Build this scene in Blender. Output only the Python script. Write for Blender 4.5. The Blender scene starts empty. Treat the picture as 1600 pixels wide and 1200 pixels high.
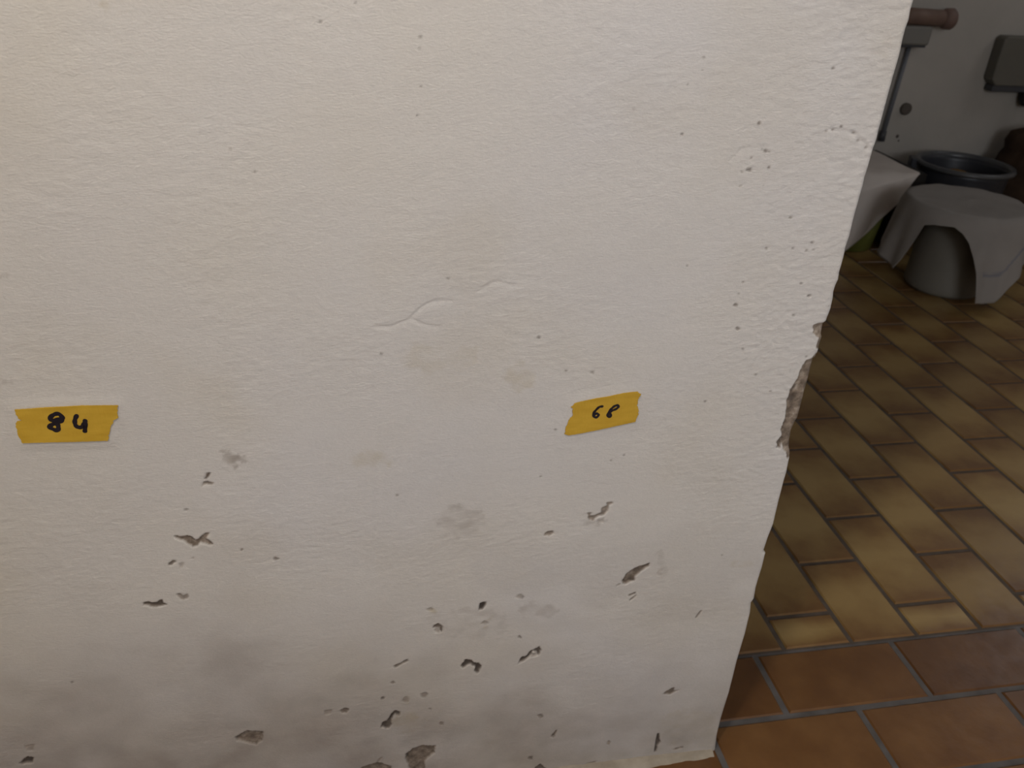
import bpy, bmesh, math, random
import numpy as np
from mathutils import Matrix, Vector, Euler

SC = bpy.context.scene
COL = SC.collection
rng = np.random.default_rng(7)
random.seed(7)

# ------------------------------------------------------------------ camera, world, lights, exposure
CAM_H = 1.068                      # camera height above the tiles (tile pitch 125 mm)
FPX = 1355.0                       # focal length in pixels of the 1600 px wide frame
ROT = np.array([[0.98037330, -0.04045802, 0.19295424],
                [-0.18766415, -0.49144158, 0.85045126],
                [0.06042175, -0.86996091, -0.48940497]])     # columns: camera right, down, forward in the room
cam = bpy.data.cameras.new('camera')
cam.sensor_width = 36.0
cam.lens = 36.0 * FPX / 1600.0
cam.clip_start = 0.02
cam.dof.use_dof = True
cam.dof.focus_distance = 0.86
cam.dof.aperture_fstop = 11.0
cam_o = bpy.data.objects.new('camera', cam)
COL.objects.link(cam_o)
r_, d_, f_ = Vector(ROT[:, 0]), Vector(ROT[:, 1]), Vector(ROT[:, 2])
m = Matrix((r_, -d_, -f_)).transposed().to_4x4()
m.translation = (0, 0, CAM_H)
cam_o.matrix_world = m
SC.camera = cam_o

w = bpy.data.worlds.new('world')
SC.world = w
w.use_nodes = True
w.node_tree.nodes['Background'].inputs[0].default_value = (0.75, 0.85, 1.0, 1)
w.node_tree.nodes['Background'].inputs[1].default_value = 0.3

def lamp(name, kind, loc, energy, color, size=0.1, rot=None, size_y=None, spread=None):
    l = bpy.data.lights.new(name, kind)
    l.energy = energy
    l.color = color
    if kind == 'AREA':
        l.size = size
        if size_y:
            l.shape = 'RECTANGLE'
            l.size_y = size_y
        if spread:
            l.spread = spread
    else:
        l.shadow_soft_size = size
    o = bpy.data.objects.new(name, l)
    o.location = loc
    if rot:
        o.rotation_euler = rot
    COL.objects.link(o)
    return o

R = math.radians
lamp('ceiling_bulb', 'POINT', (-0.36, -0.02, 2.10), 36.5, (1.0, 0.935, 0.88), 0.07)
lamp('window_daylight', 'AREA', (1.1, -2.15, 1.65), 27.0, (0.90, 0.94, 1.0), 1.2, (R(90), 0, 0), 1.1)
lamp('side_window_daylight', 'AREA', (3.27, 2.45, 1.90), 3.2, (0.96, 0.97, 1.0), 0.6, (R(90), 0, R(90)), 0.7)

SC.view_settings.view_transform = 'Standard'
SC.view_settings.look = 'None'
SC.view_settings.gamma = 1.0
SC.view_settings.use_curve_mapping = False
SC.view_settings.exposure = 0.0

# ------------------------------------------------------------------ helpers
def ray(px, py):
    return ROT @ np.array([px - 800.0, py - 600.0, FPX])

def on_wall(px, py, y):
    """point of the vertical plane at depth y that the photo shows at this pixel"""
    q = ray(px, py)
    q = q * (y / q[1])
    return q[0], q[2] + CAM_H

def on_floor(px, py, z=0.0):
    q = ray(px, py)
    q = q * ((z - CAM_H) / q[2])
    return q[0], q[1]

def tag(o, label=None, cat=None, group=None, kind=None):
    if label: o['label'] = label
    if cat: o['category'] = cat
    if group: o['group'] = group
    if kind: o['kind'] = kind
    return o

def empty(name, loc=(0, 0, 0), rz=0.0):
    o = bpy.data.objects.new(name, None)
    o.location = loc
    o.rotation_euler = (0, 0, rz)
    o.empty_display_size = 0.05
    COL.objects.link(o)
    return o

def link(name, bm, mat, parent=None, smooth=True, mods=None):
    me = bpy.data.meshes.new(name)
    bmesh.ops.recalc_face_normals(bm, faces=bm.faces)
    bm.to_mesh(me)
    bm.free()
    if smooth:
        me.polygons.foreach_set('use_smooth', [True] * len(me.polygons))
    me.materials.append(mat)
    o = bpy.data.objects.new(name, me)
    COL.objects.link(o)
    if parent:
        o.parent = parent
    return o

def bevel(o, width, seg=2, angle=35):
    b = o.modifiers.new('bevel', 'BEVEL')
    b.width = width
    b.segments = seg
    b.limit_method = 'ANGLE'
    b.angle_limit = R(angle)
    return o

def box(bm, x0, x1, y0, y1, z0, z1):
    v = [bm.verts.new(p) for p in ((x0, y0, z0), (x1, y0, z0), (x1, y1, z0), (x0, y1, z0),
                                   (x0, y0, z1), (x1, y0, z1), (x1, y1, z1), (x0, y1, z1))]
    for q in ((3, 2, 1, 0), (4, 5, 6, 7), (0, 1, 5, 4), (1, 2, 6, 5), (2, 3, 7, 6), (3, 0, 4, 7)):
        bm.faces.new([v[i] for i in q])

def lathe(bm, prof, cx=0, cy=0, n=64, sx=1.0, sy=1.0, lump=None):
    rings = []
    for (r, z) in prof:
        if r < 1e-6:
            rings.append([bm.verts.new((cx, cy, z))])
        else:
            ring = []
            for i in range(n):
                a = 2 * math.pi * i / n
                k = r * (1 + (lump(a, z) if lump else 0))
                ring.append(bm.verts.new((cx + k * sx * math.cos(a), cy + k * sy * math.sin(a), z)))
            rings.append(ring)
    for a, b in zip(rings[:-1], rings[1:]):
        if len(a) == 1 and len(b) == 1:
            continue
        for i in range(n):
            j = (i + 1) % n
            if len(a) == 1:
                bm.faces.new((a[0], b[i], b[j]))
            elif len(b) == 1:
                bm.faces.new((a[i], a[j], b[0]))
            else:
                bm.faces.new((a[i], a[j], b[j], b[i]))

def tube(bm, pts, rad, n=12):
    pts = [Vector(p) for p in pts]
    rr = rad if isinstance(rad, (list, tuple)) else [rad] * len(pts)
    rings = []
    for i, p in enumerate(pts):
        t = (pts[min(i + 1, len(pts) - 1)] - pts[max(i - 1, 0)]).normalized()
        up = Vector((0, 0, 1)) if abs(t.z) < 0.9 else Vector((1, 0, 0))
        u = t.cross(up).normalized()
        v = t.cross(u)
        rings.append([bm.verts.new(p + (u * math.cos(2 * math.pi * k / n) + v * math.sin(2 * math.pi * k / n)) * rr[i]) for k in range(n)])
    for a, b in zip(rings[:-1], rings[1:]):
        for k in range(n):
            bm.faces.new((a[k], a[(k + 1) % n], b[(k + 1) % n], b[k]))
    bm.faces.new(rings[0][::-1])
    bm.faces.new(rings[-1])

# ---- materials
class NT:
    def __init__(self, name, rough=0.7, spec=0.5):
        self.m = bpy.data.materials.new(name)
        self.m.use_nodes = True
        self.t = self.m.node_tree
        self.b = self.t.nodes['Principled BSDF']
        self.b.inputs['Roughness'].default_value = rough
        self.b.inputs['Specular IOR Level'].default_value = spec
    def n(self, kind, **kw):
        x = self.t.nodes.new(kind)
        for k, v in kw.items():
            setattr(x, k, v)
        return x
    def l(self, a, b):
        self.t.links.new(a, b)
    def coord(self, which='Object'):
        return self.n('ShaderNodeTexCoord').outputs[which]
    def mapping(self, vec, scale):
        x = self.n('ShaderNodeMapping')
        x.inputs['Scale'].default_value = scale
        self.l(vec, x.inputs['Vector'])
        return x.outputs[0]
    def noise(self, vec, scale, detail=4, rough=0.55):
        x = self.n('ShaderNodeTexNoise')
        x.inputs['Scale'].default_value = scale
        x.inputs['Detail'].default_value = detail
        x.inputs['Roughness'].default_value = rough
        if vec is not None:
            self.l(vec, x.inputs['Vector'])
        return x.outputs['Fac']
    def ramp(self, fac, stops):
        x = self.n('ShaderNodeValToRGB')
        e = x.color_ramp.elements
        while len(e) < len(stops):
            e.new(0.5)
        for i, (p, c) in enumerate(stops):
            e[i].position = p
            e[i].color = (*c, 1) if len(c) == 3 else c
        self.l(fac, x.inputs['Fac'])
        return x.outputs['Color']
    def mix(self, fac, a, b, blend='MIX'):
        x = self.n('ShaderNodeMix', data_type='RGBA', blend_type=blend)
        for s, v in ((x.inputs['Factor'], fac), (x.inputs['A'], a), (x.inputs['B'], b)):
            if isinstance(v, (int, float)):
                s.default_value = v
            elif isinstance(v, tuple):
                s.default_value = (*v, 1)
            else:
                self.l(v, s)
        return x.outputs['Result']
    def math(self, op, a, b=None, clamp=False):
        x = self.n('ShaderNodeMath', operation=op, use_clamp=clamp)
        for i, v in enumerate((a, b)):
            if v is None: continue
            if isinstance(v, (int, float)):
                x.inputs[i].default_value = v
            else:
                self.l(v, x.inputs[i])
        return x.outputs[0]
    def bump(self, h, strength, dist, chain=None):
        x = self.n('ShaderNodeBump')
        x.inputs['Strength'].default_value = strength
        x.inputs['Distance'].default_value = dist
        self.l(h, x.inputs['Height'])
        if chain is not None:
            self.l(chain, x.inputs['Normal'])
        return x.outputs[0]
    def color(self, c):
        if isinstance(c, tuple):
            self.b.inputs['Base Color'].default_value = (*c, 1)
        else:
            self.l(c, self.b.inputs['Base Color'])
        return self

def mottled(name, c1, c2, scale=8.0, rough=0.6, spec=0.4, bump=0.0, bscale=60.0):
    k = NT(name, rough, spec)
    co = k.coord()
    k.color(k.ramp(k.noise(co, scale), [(0.3, c1), (0.7, c2)]))
    if bump:
        k.l(k.bump(k.noise(co, bscale), 0.5, bump), k.b.inputs['Normal'])
    return k.m

# plaster of the near wall: off-white paint, dirt, bare mortar and dark pits come from the 'marks' attribute
def plaster_material():
    k = NT('painted_plaster', 0.86, 0.25)
    co = k.coord()
    at = k.n('ShaderNodeAttribute', attribute_name='marks')
    sep = k.n('ShaderNodeSeparateColor')
    k.l(at.outputs['Color'], sep.inputs['Color'])
    mortar, dirt, pit = sep.outputs['Red'], sep.outputs['Green'], sep.outputs['Blue']
    stain_and_warm_light = at.outputs['Alpha']
    base = k.ramp(k.noise(co, 3.2, 3), [(0.35, (0.69, 0.655, 0.60)), (0.65, (0.685, 0.66, 0.635))])
    grain = k.ramp(k.noise(k.mapping(co, (1, 1, 2.2)), 210, 3), [(0.25, (0.965, 0.965, 0.965)), (0.7, (1.02, 1.02, 1.02))])
    base = k.mix(1.0, base, grain, 'MULTIPLY')
    base = k.mix(stain_and_warm_light, base, (0.50, 0.42, 0.27))
    dn = k.ramp(k.noise(co, 24, 5, 0.6), [(0.32, (0.19, 0.15, 0.115)), (0.7, (0.28, 0.225, 0.18))])
    base = k.mix(dirt, base, dn)
    mo = k.ramp(k.noise(co, 95, 4, 0.65), [(0.34, (0.16, 0.125, 0.095)), (0.52, (0.29, 0.23, 0.175)), (0.68, (0.46, 0.39, 0.32))])
    base = k.mix(mortar, base, mo)
    base = k.mix(pit, base, (0.06, 0.05, 0.045))
    k.color(base)
    fine = k.noise(k.mapping(co, (1, 1, 1.9)), 330, 3, 0.6)
    n1 = k.bump(fine, 0.5, 0.0009)
    k.l(n1, k.b.inputs['Normal'])
    return k.m

def tile_material():
    k = NT('clinker_tiles', 0.42, 0.5)
    at = k.n('ShaderNodeAttribute', attribute_name='tile')
    sep = k.n('ShaderNodeSeparateColor')
    k.l(at.outputs['Color'], sep.inputs['Color'])
    u, v, rnd = sep.outputs['Red'], sep.outputs['Green'], sep.outputs['Blue']
    zone = at.outputs['Alpha']
    co = k.coord()
    nz = k.noise(co, 14, 4)
    # distance from the tile ends, in 0..1
    e = k.math('MULTIPLY', k.math('ABSOLUTE', k.math('SUBTRACT', u, 0.5)), 2.0)
    e = k.math('ADD', e, k.math('MULTIPLY', k.math('SUBTRACT', nz, 0.5), 1.3))
    flame = k.ramp(e, [(0.10, (0.34, 0.225, 0.085)), (0.55, (0.27, 0.165, 0.058)), (0.95, (0.185, 0.095, 0.032))])
    shift = k.ramp(rnd, [(0.0, (0.80, 0.76, 0.74)), (0.5, (1.0, 0.98, 0.95)), (1.0, (1.12, 1.14, 1.15))])
    far = k.mix(1.0, flame, shift, 'MULTIPLY')
    dark = k.ramp(k.math('ADD', k.math('MULTIPLY', nz, 0.7), k.math('MULTIPLY', rnd, 0.3)),
                  [(0.25, (0.100, 0.042, 0.014)), (0.5, (0.150, 0.066, 0.020)), (0.8, (0.215, 0.105, 0.035))])
    k.color(k.mix(zone, far, dark))
    k.l(k.math('ADD', k.math('MULTIPLY', k.noise(co, 40, 3), 0.22), 0.26), k.b.inputs['Roughness'])
    k.l(k.bump(k.noise(co, 55, 3), 0.25, 0.002), k.b.inputs['Normal'])
    return k.m

M = {}
M['plaster'] = plaster_material()
M['tiles'] = tile_material()
M['grout_far'] = mottled('dark_grout', (0.085, 0.066, 0.052), (0.13, 0.105, 0.085), 30, 0.7, 0.2, 0.002)
M['grout_near'] = mottled('grey_grout', (0.085, 0.078, 0.072), (0.14, 0.13, 0.125), 30, 0.6, 0.5, 0.002)
M['room'] = mottled('old_white_paint', (0.50, 0.46, 0.42), (0.56, 0.52, 0.47), 4, 0.85, 0.2, 0.002, 40)
M['ceiling'] = mottled('ceiling_paint', (0.55, 0.53, 0.50), (0.58, 0.56, 0.53), 3, 0.9, 0.2)

# ------------------------------------------------------------------ the near wall: plastered end of a partition
WY = 0.759            # its face
XC = 0.517            # its corner
EDGE = [(1431, 0), (1425.8, 18), (1423.3, 32), (1418.3, 45), (1414, 62), (1410, 82), (1405, 100), (1399, 120), (1395, 135),
        (1390, 153), (1385, 172), (1381, 187), (1378, 198), (1376.7, 202), (1372.5, 220), (1367.5, 233), (1363.3, 248),
        (1359, 263), (1354, 278), (1351, 292), (1347.5, 303), (1343, 320), (1338, 337), (1334, 353), (1330, 370), (1324, 387),
        (1321, 403), (1314, 427), (1312.5, 438), (1308, 447), (1305, 457), (1304, 468), (1300, 485), (1295, 497), (1291, 510),
        (1287.5, 527), (1281.7, 545), (1277.5, 558), (1275, 565), (1267.5, 595), (1260, 622), (1251, 657), (1248.7, 660),
        (1241, 676), (1238, 692), (1236.7, 711), (1234, 724), (1230.7, 740), (1226.7, 753), (1222.7, 769), (1218.7, 784),
        (1214.7, 801), (1210, 821), (1202, 841), (1194.5, 864), (1198, 866), (1193, 887), (1186.7, 907), (1183, 920), (1180, 937),
        (1175.5, 943), (1174, 959), (1166, 992), (1153, 1035), (1141, 1083), (1128, 1124), (1121.6, 1150), (1119, 1172)]
ep = np.array([on_wall(px, py, WY) for px, py in EDGE])
ez, ex = ep[::-1, 1], ep[::-1, 0]

def value_noise(x, z, seed):
    g = np.random.default_rng(seed).random((256, 256))
    xi, zi = np.floor(x).astype(int), np.floor(z).astype(int)
    fx, fz = x - xi, z - zi
    fx, fz = fx * fx * (3 - 2 * fx), fz * fz * (3 - 2 * fz)
    a, b = g[xi % 256, zi % 256], g[(xi + 1) % 256, zi % 256]
    c, d = g[xi % 256, (zi + 1) % 256], g[(xi + 1) % 256, (zi + 1) % 256]
    return (a * (1 - fx) + b * fx) * (1 - fz) + (c * (1 - fx) + d * fx) * fz - 0.5

def fbm(x, z, seed, oct=4, gain=0.5):
    s, amp = 0, 1.0
    for o in range(oct):
        ca, sa = math.cos(0.6 * o), math.sin(0.6 * o)
        s = s + amp * value_noise((x * ca - z * sa) * 2 ** o + 17.3 * o, (x * sa + z * ca) * 2 ** o + 5.1 * o, seed + o)
        amp *= gain
    return s

def sstep(a, b, x):
    t = np.clip((x - a) / (b - a), 0, 1)
    return t * t * (3 - 2 * t)

# columns: coarse on the hidden left, fine where the photo looks, round the corner, then the end face and the back
STEP = 0.00125
ucol = np.concatenate([np.arange(-1.80, -0.48, 0.06), np.arange(-0.48, XC - 0.0125, STEP)])
zrow = np.concatenate([np.arange(0.0, 1.065, STEP), np.arange(1.09, 2.5, 0.06), [2.5]])
nu, nz = len(ucol), len(zrow)
arc = np.linspace(0, math.pi / 2, 9)[1:]
tail = np.array([0.02, 0.05, 0.10, 0.15])          # further back along the end face
ntot = nu + len(arc) + len(tail)
# parameter u (arc length) of every column, for the noise and the marks
u_all = np.concatenate([ucol, XC - 0.0105 + 0.0016 * np.arange(1, len(arc) + 1), XC + 0.004 + tail])
U, Z = np.meshgrid(u_all, zrow)                      # rows are z

XE = np.interp(Z, ez, ex)                            # ragged silhouette
marks = np.zeros(U.shape + (4,), dtype=np.float32)
H = np.zeros(U.shape)

wob = fbm(U / 0.0035, Z / 0.0035, 40, 2)             # frays every outline
wob2 = fbm(U / 0.012, Z / 0.009, 44, 2)

def poly_mask(px, soft=0.0009, fray=0.0016, fray2=0.0012, grow=0.0):
    """0..1 mask of a closed outline given in photo pixels, with a frayed edge"""
    P = np.array([on_wall(a, b, WY) for a, b in px])
    pad = 0.006 + soft + grow
    c0, c1 = np.searchsorted(u_all, P[:, 0].min() - pad), np.searchsorted(u_all, P[:, 0].max() + pad)
    r0, r1 = np.searchsorted(zrow, P[:, 1].min() - pad), np.searchsorted(zrow, P[:, 1].max() + pad)
    sl = (slice(r0, r1), slice(c0, c1))
    x, z = U[sl], Z[sl]
    inside = np.zeros(x.shape, bool)
    dist = np.full(x.shape, 1e9)
    n = len(P)
    for i in range(n):
        (xa, za), (xb, zb) = P[i], P[(i + 1) % n]
        dx, dz = xb - xa, zb - za
        t = np.clip(((x - xa) * dx + (z - za) * dz) / (dx * dx + dz * dz + 1e-12), 0, 1)
        dist = np.minimum(dist, np.hypot(x - xa - t * dx, z - za - t * dz))
        cond = (za > z) != (zb > z)
        with np.errstate(divide='ignore', invalid='ignore'):
            xi = (xb - xa) * (z - za) / (zb - za) + xa
        inside ^= cond & (x < xi)
    sd = np.where(inside, dist, -dist) + grow + fray * wob[sl] + fray2 * wob2[sl]
    return sl, sstep(-soft, soft, sd)

def put(ch, sl, mk, val):
    marks[sl + (ch,)] = np.maximum(marks[sl + (ch,)], (mk * val).astype(np.float32))

def chip(px, depth=0.0022, mortar=1.0, pit=0.0, **kw):
    sl, mk = poly_mask(px, **kw)
    put(0, sl, mk, mortar)
    if pit:
        put(2, sl, mk, pit)
    H[sl] -= depth * mk

def sc(pts, ox, oy, k):
    return [(ox + a / k, oy + b / k) for a, b in pts]

def dot(px, py, r, pit=0.6, mortar=0.6, depth=0.0009):
    n = 7
    pts = [(px + r * (1 + 0.35 * random.uniform(-1, 1)) * math.cos(2 * math.pi * i / n) * 1.15,
            py + r * (1 + 0.35 * random.uniform(-1, 1)) * math.sin(2 * math.pi * i / n) * 0.85) for i in range(n)]
    chip(pts, depth, mortar, pit, soft=0.0011, fray=0.0008, fray2=0.0)

# --- the plaster's own relief
low = fbm(U / 0.30, Z / 0.30, 1, 3)
mid = fbm(U / 0.030, Z / 0.017, 5, 3)
tool = fbm(U / 0.0075, Z / 0.0040, 11, 3)
patch = sstep(-0.18, 0.35, fbm(U / 0.085, Z / 0.085, 21, 3))        # where the coat is rougher
rough_edge = sstep(0.30, XC, U) * sstep(0.25, 0.75, Z)
H += 0.0026 * low + 0.00020 * mid + (0.00010 + 0.00021 * patch + 0.00045 * rough_edge) * tool
H += 0.0005 * fbm(U / 0.055, Z / 0.04, 31, 3) * sstep(0.30, 0.05, Z)

# --- dirt rising from the floor, heavier at left; stains, with warm lamplight tinted in
dn = fbm(U / 0.11, Z / 0.075, 51, 4)
dn2 = fbm(U / 0.045, Z / 0.04, 57, 3)
dirt = sstep(0.36, 0.0, Z + 0.15 * dn + 0.12 * sstep(-0.1, 0.4, U) - 0.05) * (0.58 + 0.20 * dn2 - 0.08 * sstep(-0.2, 0.3, U))
dirt += 0.16 * sstep(0.60, 0.15, Z) * sstep(0.0, 0.5, dn + 0.15) + 0.06 * sstep(0.45, 0.05, Z)
marks[..., 1] = np.clip(dirt, 0, 0.8)
marks[..., 3] = np.clip(0.10 * sstep(0.0, 0.5, fbm(U / 0.13, Z / 0.13, 71, 4)) + 0.25 * sstep(0.06, 0.0, Z) * (0.6 + dn2), 0, 0.6)
marks[..., 3] += 0.08 * sstep(0.40, 0.52, U) * sstep(0.55, 0.9, Z) + 0.20 * sstep(0.05, -0.38, U)  # left side tinted yellow in place of the bulb's warm light

def smear(px, val=0.35, ch=1, soft=0.006):
    sl, mk = poly_mask(px, soft=soft, fray=0.006, fray2=0.008)
    put(ch, sl, mk * np.clip(0.65 + 0.9 * wob2[sl], 0.1, 1), val)

def ell(cx, cy, rx, ry, n=14):
    return [(cx + rx * math.cos(2 * math.pi * i / n), cy + ry * math.sin(2 * math.pi * i / n)) for i in range(n)]

smear(ell(357, 715, 12, 14), 0.62, soft=0.003)
smear(ell(380, 717, 12, 4), 0.5, soft=0.002)
smear(ell(367, 731, 6, 5), 0.6, soft=0.002)
smear(ell(718, 815, 40, 26), 0.33)
smear(ell(700, 795, 22, 5), 0.3, soft=0.002)
smear(ell(735, 975, 70, 26), 0.22)
smear(ell(840, 955, 32, 14), 0.3)
smear(ell(300, 1040, 60, 26), 0.30)
smear(ell(600, 1070, 55, 45), 0.30)
smear(ell(660, 1090, 30, 30), 0.30)
smear(ell(990, 180, 5, 9), 0.5, soft=0.004)
smear(ell(618, 315, 4, 9), 0.3, soft=0.003)
smear(ell(235, 1130, 90, 22), 0.35)
smear(ell(320, 1165, 80, 18), 0.30)
smear(ell(1035, 882, 7, 22), 0.25, soft=0.004)
smear(ell(1045, 1050, 22, 14), 0.18)
smear(ell(10, 430, 10, 4), 0.5, soft=0.003)
smear(ell(5, 600, 14, 5), 0.3, soft=0.003)
smear(ell(925, 815, 18, 5), 0.35, soft=0.004)
for cx, cy, rx, ry, v in ((690, 560, 60, 26, 0.22), (815, 590, 24, 20, 0.30), (580, 720, 30, 10, 0.28), (180, 10, 16, 6, 0.5),
                          (40, 100, 50, 60, 0.2), (1390, 60, 40, 40, 0.22), (640, 1130, 30, 14, 0.5), (760, 972, 12, 5, 0.5),
                          (675, 951, 6, 5, 0.6), (634, 1093, 8, 6, 0.5), (1160, 880, 14, 5, 0.4), (1080, 1140, 50, 30, 0.25)):
    smear(ell(cx, cy, rx, ry), v, 3)

# --- paint knocked off (outlines read from the photo)
z7 = lambda p: sc(p, 200, 680, 4)
z8 = lambda p: sc(p, 550, 900, 4)
z9 = lambda p: sc(p, 0, 900, 2.857)
za = lambda p: sc(p, 820, 740, 4.617)
zb = lambda p: sc(p, 850, 960, 4.848)
zc = lambda p: sc(p, 1150, 460, 4)
chip(z7([(290, 632), (330, 640), (370, 628), (400, 642), (420, 655), (440, 650), (480, 615), (510, 602), (512, 625), (490, 650),
         (515, 662), (540, 688), (510, 690), (475, 678), (455, 672), (430, 695), (405, 700), (370, 680), (345, 660), (310, 655)]), 0.0022, 1, 0.12)
chip(z7([(490, 245), (512, 243), (505, 265), (492, 282), (478, 276)]), 0.0016, 1, 0.35)
chip(z7([(470, 292), (495, 290), (530, 302), (520, 316), (490, 308), (460, 324)]), 0.0012, 0.8, 0.1)
chip(z7([(255, 800), (275, 788), (300, 790), (290, 800), (270, 815), (255, 815)]), 0.0016, 0.9, 0.3)
chip(z7([(318, 802), (345, 800), (338, 830), (325, 835)]), 0.0008, 0.45)
chip(z7([(95, 1045), (130, 1042), (150, 1050), (185, 1045), (210, 1035), (215, 1052), (240, 1058), (190, 1070), (160, 1078), (120, 1065), (92, 1068)]), 0.0018, 1, 0.45)
chip(z7([(300, 990), (325, 985), (345, 1000), (375, 990), (378, 1010), (350, 1035), (330, 1025), (310, 1010)]), 0.001, 0.7, 0.1)
chip(z8([(800, 170), (815, 163), (838, 162), (838, 180), (815, 207), (793, 212), (798, 185)]), 0.003, 1, 0.9, fray=0.0006)
chip(z8([(500, 325), (515, 305), (540, 298), (565, 315), (560, 345), (545, 325), (520, 322)]), 0.002, 1, 0.6)
chip(z8([(515, 325), (550, 325), (545, 355), (520, 350)]), 0.0015, 0.5)
chip(z8([(682, 560), (710, 525), (745, 525), (760, 540), (790, 545), (805, 570), (785, 605), (765, 595), (770, 570), (745, 555), (720, 560), (695, 575)]), 0.003, 1, 0.75)
chip(z8([(1040, 540), (1060, 515), (1095, 500), (1120, 470), (1170, 445), (1180, 465), (1165, 500), (1156, 480), (1130, 477), (1105, 512), (1080, 532), (1045, 547)]), 0.003, 1, 0.7)
chip(z8([(1110, 490), (1150, 480), (1165, 500), (1120, 510)]), 0.001, 0.45)
chip(z8([(180, 945), (195, 910), (220, 905), (245, 860), (270, 840), (298, 850), (295, 872), (265, 860), (240, 905), (250, 930), (225, 955)]), 0.003, 1, 0.72)
chip(z8([(335, 1130), (380, 1080), (440, 1062), (520, 1065), (515, 1110), (470, 1145), (450, 1165), (455, 1230), (370, 1230), (345, 1165)]), 0.003, 1, 0.3)
chip(z8([(335, 1115), (360, 1100), (352, 1150), (340, 1150)]), 0.003, 1, 0.6)
chip(z8([(30, 1230), (70, 1192), (110, 1180), (170, 1168), (240, 1192), (260, 1230)]), 0.003, 1, 0.25)
chip(z8([(150, 1170), (180, 1135), (186, 1140), (165, 1172)]), 0.001, 0.5)
chip(z8([(262, 560), (300, 542), (345, 520), (352, 530), (305, 556), (270, 575)]), 0.0014, 0.8, 0.35, fray=0.0008)
chip(z8([(1150, 1195), (1175, 1180), (1190, 1190), (1215, 1215), (1140, 1215)]), 0.002, 1, 0.6)
chip(z9([(1050, 720), (1100, 690), (1170, 698), (1175, 730), (1145, 755), (1100, 745), (1055, 738)]), 0.003, 1, 0.3)
chip(z9([(1050, 722), (1100, 692), (1160, 697), (1100, 708)]), 0.003, 1, 0.4)
chip(z9([(90, 835), (120, 808), (150, 815), (150, 835), (100, 842)]), 0.003, 1, 0.75)
chip(z9([(110, 760), (150, 755), (150, 780), (115, 785)]), 0.001, 0.45)
chip(z9([(1520, 600), (1535, 588), (1558, 590), (1550, 610), (1525, 612)]), 0.0016, 0.9, 0.4)
chip(z9([(1450, 600), (1480, 596), (1475, 615), (1452, 618)]), 0.001, 0.45)
chip(za([(455, 290), (475, 292), (480, 305), (510, 300), (550, 285), (560, 255), (590, 235), (590, 215), (640, 205), (640, 217), (612, 232), (605, 260), (580, 300), (530, 320), (490, 342), (460, 337)]), 0.0016, 0.85, 0.05)
chip(za([(520, 340), (575, 320), (570, 355), (530, 362)]), 0.0006, 0.35)
chip(za([(138, 445), (160, 420), (205, 416), (207, 435), (175, 452)]), 0.0016, 0.9, 0.15)
chip(za([(705, 780), (735, 730), (790, 690), (840, 675), (900, 652), (897, 672), (830, 717), (795, 748), (790, 775), (735, 802), (710, 802)]), 0.0022, 1, 0.35, fray=0.001)
chip(za([(660, 812), (690, 795), (695, 802), (668, 815)]), 0.0008, 0.6, 0.2, fray=0.0004, fray2=0)
chip(za([(750, 880), (800, 858), (802, 872), (755, 890)]), 0.0012, 0.8, 0.3, fray=0.0005, fray2=0)
chip(za([(757, 917), (803, 880), (806, 890), (762, 922)]), 0.0012, 0.8, 0.3, fray=0.0005, fray2=0)
chip(za([(1232, 1042), (1272, 990), (1278, 995), (1262, 1020), (1240, 1045)]), 0.0016, 0.8, 0.3, fray=0.0005, fray2=0)
chip(za([(945, 735), (965, 695), (990, 695), (985, 740)]), 0.0005, 0.25)
chip(zb([(900, 605), (950, 575), (990, 555), (985, 578), (1030, 575), (985, 595), (960, 610)]), 0.0016, 0.9, 0.35)
chip(zb([(862, 905), (874, 905), (875, 950), (884, 970), (862, 1000), (850, 1042), (836, 1047), (845, 990), (850, 960)]), 0.003, 1, 0.85, fray=0.0005, fray2=0.0003)
chip(zb([(58, 930), (95, 880), (98, 890), (72, 940)]), 0.002, 0.9, 0.5, fray=0.0006, fray2=0)
chip(zb([(478, 990), (490, 958), (500, 970), (500, 995)]), 0.001, 0.8, 0.2)
chip(zb([(970, 1025), (1060, 1000), (1050, 1015), (1000, 1030)]), 0.0016, 0.8, 0.1)
chip(zb([(640, 1110), (690, 1090), (700, 1098), (650, 1122)]), 0.0016, 0.8, 0.2)
chip(zb([(290, 1160), (330, 1130), (400, 1115), (370, 1140), (330, 1164)]), 0.0016, 0.8, 0.1)
# bare mortar along the broken arris
chip(zc([(490, 190), (520, 180), (560, 175), (640, 175), (620, 300), (545, 345), (515, 342), (500, 330), (500, 250), (487, 248)]), 0.0028, 1, 0.0)
chip(zc([(505, 368), (470, 395), (440, 420), (425, 450), (410, 485), (385, 540), (350, 600), (330, 670), (322, 740), (310, 800), (300, 840), (320, 880),
         (280, 920), (278, 955), (292, 965), (312, 930), (315, 1000), (330, 1030), (420, 1000), (440, 880), (500, 700), (580, 380)]), 0.0032, 1, 0.0)
for pts in ([(350, 605), (385, 570), (392, 575), (362, 615)], [(330, 650), (372, 635), (392, 650), (355, 690)], [(325, 742), (360, 738), (350, 752)],
            [(280, 925), (312, 905), (300, 960), (284, 962)], [(318, 985), (332, 1000), (330, 1028), (316, 1010)], [(318, 895), (332, 900), (328, 925), (316, 920)]):
    chip(zc(pts), 0.0012, 1, 0.45)
smear(zc([(335, 690), (380, 700), (390, 745), (340, 740)]), 0.0)
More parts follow.
